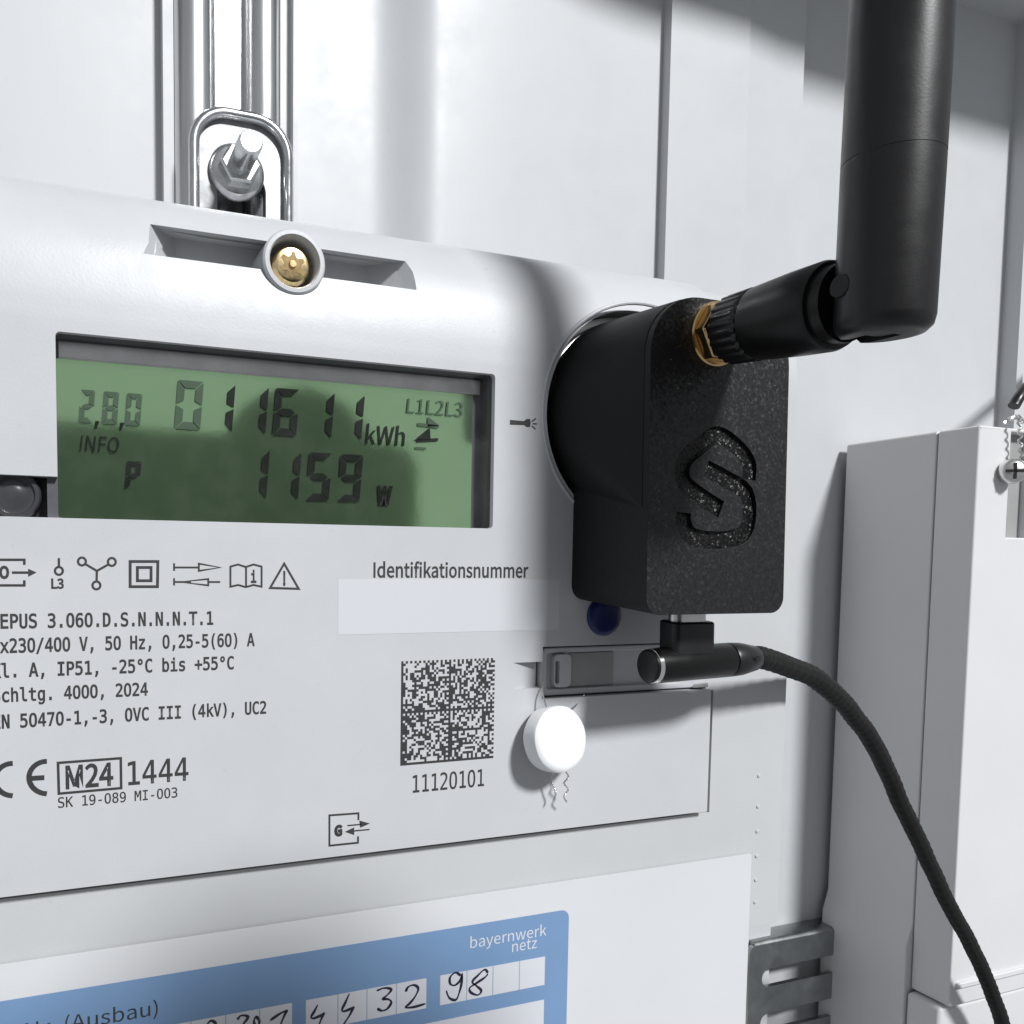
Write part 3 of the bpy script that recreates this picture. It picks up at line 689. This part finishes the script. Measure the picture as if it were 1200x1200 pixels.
def el(a, b):                                                        # emblem drawing (crop pixels) -> reader face
    px, py = 560+a/2.8575, 340+b/2.8571
    w = Vector(bl(ray(px, py))); w0 = Vector((0, -CD, 0)); p0 = hl(0, FO, 0)
    t = (p0-w0).dot(NV)/w.dot(NV); q = w0+w*t-p0; return Vector((q.x, q.dot(UV)))
def emb_cut(pts, w):
    V2, F2 = ribbon2d([Vector((q.x, q.y)) for q in catmull([Vector((*el(*p), 0)) for p in pts], 4)], w); nn = len(V2)//2
    loop = [V2[2*i] for i in range(nn)]+[V2[2*i+1] for i in range(nn-1, -1, -1)]
    return prism('c', [(p.x, p.y) for p in loop], hp3, FO-0.55, FO+1.5, None)
EW = 2.45
cut = [emb_cut([(908, 635), (908, 580), (870, 528), (805, 486), (745, 520), (692, 572), (690, 640), (745, 690), (815, 735)], EW),
       emb_cut([(765, 598), (830, 632), (900, 680), (908, 770), (880, 822), (800, 838), (715, 824), (690, 775), (690, 745)], EW)]
boolean(case, cut)
resmooth(case, 30, 0.45, 3, 50)
case.data.materials.append(M['black_side']); case.data.materials.append(M['black_groove'])
for f_ in case.data.polygons:
    if f_.normal.dot(OV) < 0.5: f_.material_index = 1
    elif (Vector(f_.center)/MM-hl(PC[0], FO, 0)).dot(NV) > 0.3: f_.material_index = 2
bm = bmesh.new()
for i in range(96):
    a = 2*math.pi*i/96
    for o_, rr in ((0, 15.6), (0.5, 15.9), (3.0, 15.9)): bm.verts.new(hl(PC[0]+rr*math.cos(a), o_, 16+rr*math.sin(a)))
for u, v in rrect(ax0-0.05, ax1+0.05, 2.0, 30.85, 0, 16, (0.5, 0.5, 8.0, 8.0)): bm.verts.new(hl(u, FO-1.2, v))
res_ = bmesh.ops.convex_hull(bm, input=bm.verts)
bmesh.ops.delete(bm, geom=[g for g in res_['geom_interior'] if isinstance(g, bmesh.types.BMVert)], context='VERTS')
finish('magnet_head', bm_mesh('magnet_head', bm), 'black_side', head, angle=40)
lathe('antenna_socket', [(-0.6, 4.3), (0.35, 4.3), (0.5, 4.1), (0.5, 0.1)], hl(*(84.3, FO, 26.2)), OV, 'brass', head, 40)
lathe('hex_nut', [(0.0, 4.15), (1.6, 4.15), (1.9, 3.8)], hl(84.3, FO+0.5, 26.2), OV, 'brass', head, 6, angle=20, bevel=0.25)
lathe('threaded_sleeve', [(0.0, 3.0), (4.0, 3.0)], hl(84.3, FO+2.0, 26.2), OV, 'brass', head, 32)

# ================================================================== antenna
ant = empty('antenna', tuple(hl(84.3, FO+10, 26.2)), 'black hinged rod antenna screwed to the front of the black reader', 'antenna')
AC = (84.3, 26.2)
def kn(i, n, t): return 1.0 if i % 4 in (0, 1) else 0.955
A0 = FO+2.9
lathe('knurled_collar', [(0, 3.9), (0.4, 4.45), (4.4, 4.6), (4.9, 4.4), (5.0, 3.8)], hl(AC[0], A0, AC[1]), OV, 'black_rubber', ant, 96, rfun=kn, angle=20)
lathe('stub', [(0, 4.3), (0.3, 4.6), (6.0, 5.0), (10.4, 5.15), (11.0, 4.95), (11.1, 4.5), (12.6, 4.4)], hl(AC[0], A0+5.05, AC[1]), OV, 'black_gloss', ant, 64)
RO = 45.2; RXC = 84.6; RDIR = Vector((-0.012, -0.022, 1)).normalized()
tng = prism('hinge_tongue', [(0, 0)]*0+rrect(A0+18, RO+3.4, AC[1]-4.3, AC[1]+4.3, 3.2, 6), lambda u, v, w: tuple(hl(w, u, v)), AC[0]-1.5, AC[0]+1.5, 'black_rubber', ant, bevel=0.3)
rod = lathe('rod', [(-5.0, 3.2), (-4.8, 4.1), (-4.2, 4.7), (-3.2, 4.9), (13.0, 4.95), (13.05, 4.9), (13.3, 4.9), (13.35, 4.95), (90, 4.7), (98, 4.2), (101, 2.8), (101.5, 0.5)], hl(RXC, RO, AC[1]+0.5), RDIR, 'black_rubber', ant, 72)
c = prism('c', [(RO-9, AC[1]-9), (RO+1.0, AC[1]-9), (RO+1.0, AC[1]-3.1), (RO-1, AC[1]+2), (RO-9, AC[1]+5.5)], lambda u, v, w: tuple(hl(w, u, v)), AC[0]-1.7, AC[0]+1.7, None)
boolean(rod, [c]); resmooth(rod, 40, 0.25, 2, 50)
lathe('hinge_pin', [(-4.74, 1.2), (4.74, 1.2)], hl(RXC-0.2, RO-1.6, AC[1]+0.6), (1, 0, 0), 'black_gloss', ant, 24)

# ================================================================== USB cable with angled plug
usb = empty('usb_cable', (88, -11, -15), 'black braided cable with angled plug pushed into the reader from below', 'cable')
ux, uo = 86.9, 12.6
def up(u, v, w): return tuple(hl(u, v, w))
prism('plug_tip', rrect(ux-3.05, ux+3.05, uo-1.3, uo+1.3, 1.28, 6), up, -14.2, -11.0, 'steel_satin', usb, angle=50)
prism('plug_neck', rrect(ux-3.75, ux+3.75, uo-2.1, uo+2.1, 1.0, 5), up, -18.8, -14.0, 'black_rubber', usb, bevel=0.3)
bx0 = ux-7.2
bo = hl(bx0, uo, -20.5); bax = Vector((1, 0.0, 0.03))
lathe('plug_barrel', [(0.25, 2.45), (2.1, 2.6), (14.6, 2.6), (14.9, 2.45)], bo, bax, 'black_gloss', usb, 48)
lathe('end_cap', [(0.0, 2.0), (0.05, 2.2), (0.3, 2.4)], bo, bax, 'black_rubber', usb, 48)
lathe('chrome_ring', [(0.62, 2.47), (0.66, 2.53), (1.25, 2.60), (1.3, 2.55)], bo, bax, 'chrome', usb, 48)
rel = bo+bax*14.9
lathe('strain_relief', [(0, 2.45), (0.4, 2.6), (2.6, 2.5), (5.6, 1.95), (6.0, 1.7)], rel, Vector((1, 0.1, 0.0)), 'black_rubber', usb, 40)
lathe('relief_hole', [(0, 0.45), (0.12, 0.45)], rel+Vector((3.6, -2.33, 0.3)), (0, -1, 0), 'dark_gap', usb, 16)
st = rel+Vector((5.4, 0.5, 0))
cab = [st, st+Vector((3.0, 1.2, -0.2))]
for px, py, y in ((945, 789, -3), (980, 816, 2), (1010, 850, 7), (1036, 897, 12), (1061, 952, 16), (1087, 1008, 20), (1113, 1062, 24), (1141, 1114, 27), (1160, 1158, 28.5), (1177, 1206, 29.5), (1190, 1260, 30)):
    cab.append(P3(px, py, y))
cp = catmull(cab, 26)
cp = [p+Vector((0.10*math.sin(i*0.11)+0.06*math.sin(i*0.37), 0.1*math.cos(i*0.13), 0.08*math.sin(i*0.23+1))) for i, p in enumerate(cp)]
tube('cord', cp, 1.72, 'braid', usb, n=30, rfun=lambda j, i: 1+0.07*math.sin(i*2*math.pi/30*5+j*0.8)*math.sin(i*2*math.pi/30*5-j*0.8), angle=80)

# ================================================================== the phone taking the picture (mirrored in the display)
ph = empty('smartphone', (45, -118, 0), 'dark smartphone seen only as a dark shape mirrored in the green display', 'phone')
prism('phone_body', rrect(-16, 101, -40, 35, 9, 8), XZ, -124, -116, 'phone_black', ph, bevel=0.8)
lathe('added_dark_disc', [(0, 23), (3.2, 23), (4, 22)], (64, -116.05, 25), (0, 1, 0), 'phone_black', ph, 48)  # added disc that widens the dark reflection, no real part of the phone
bpy.context.view_layer.update()
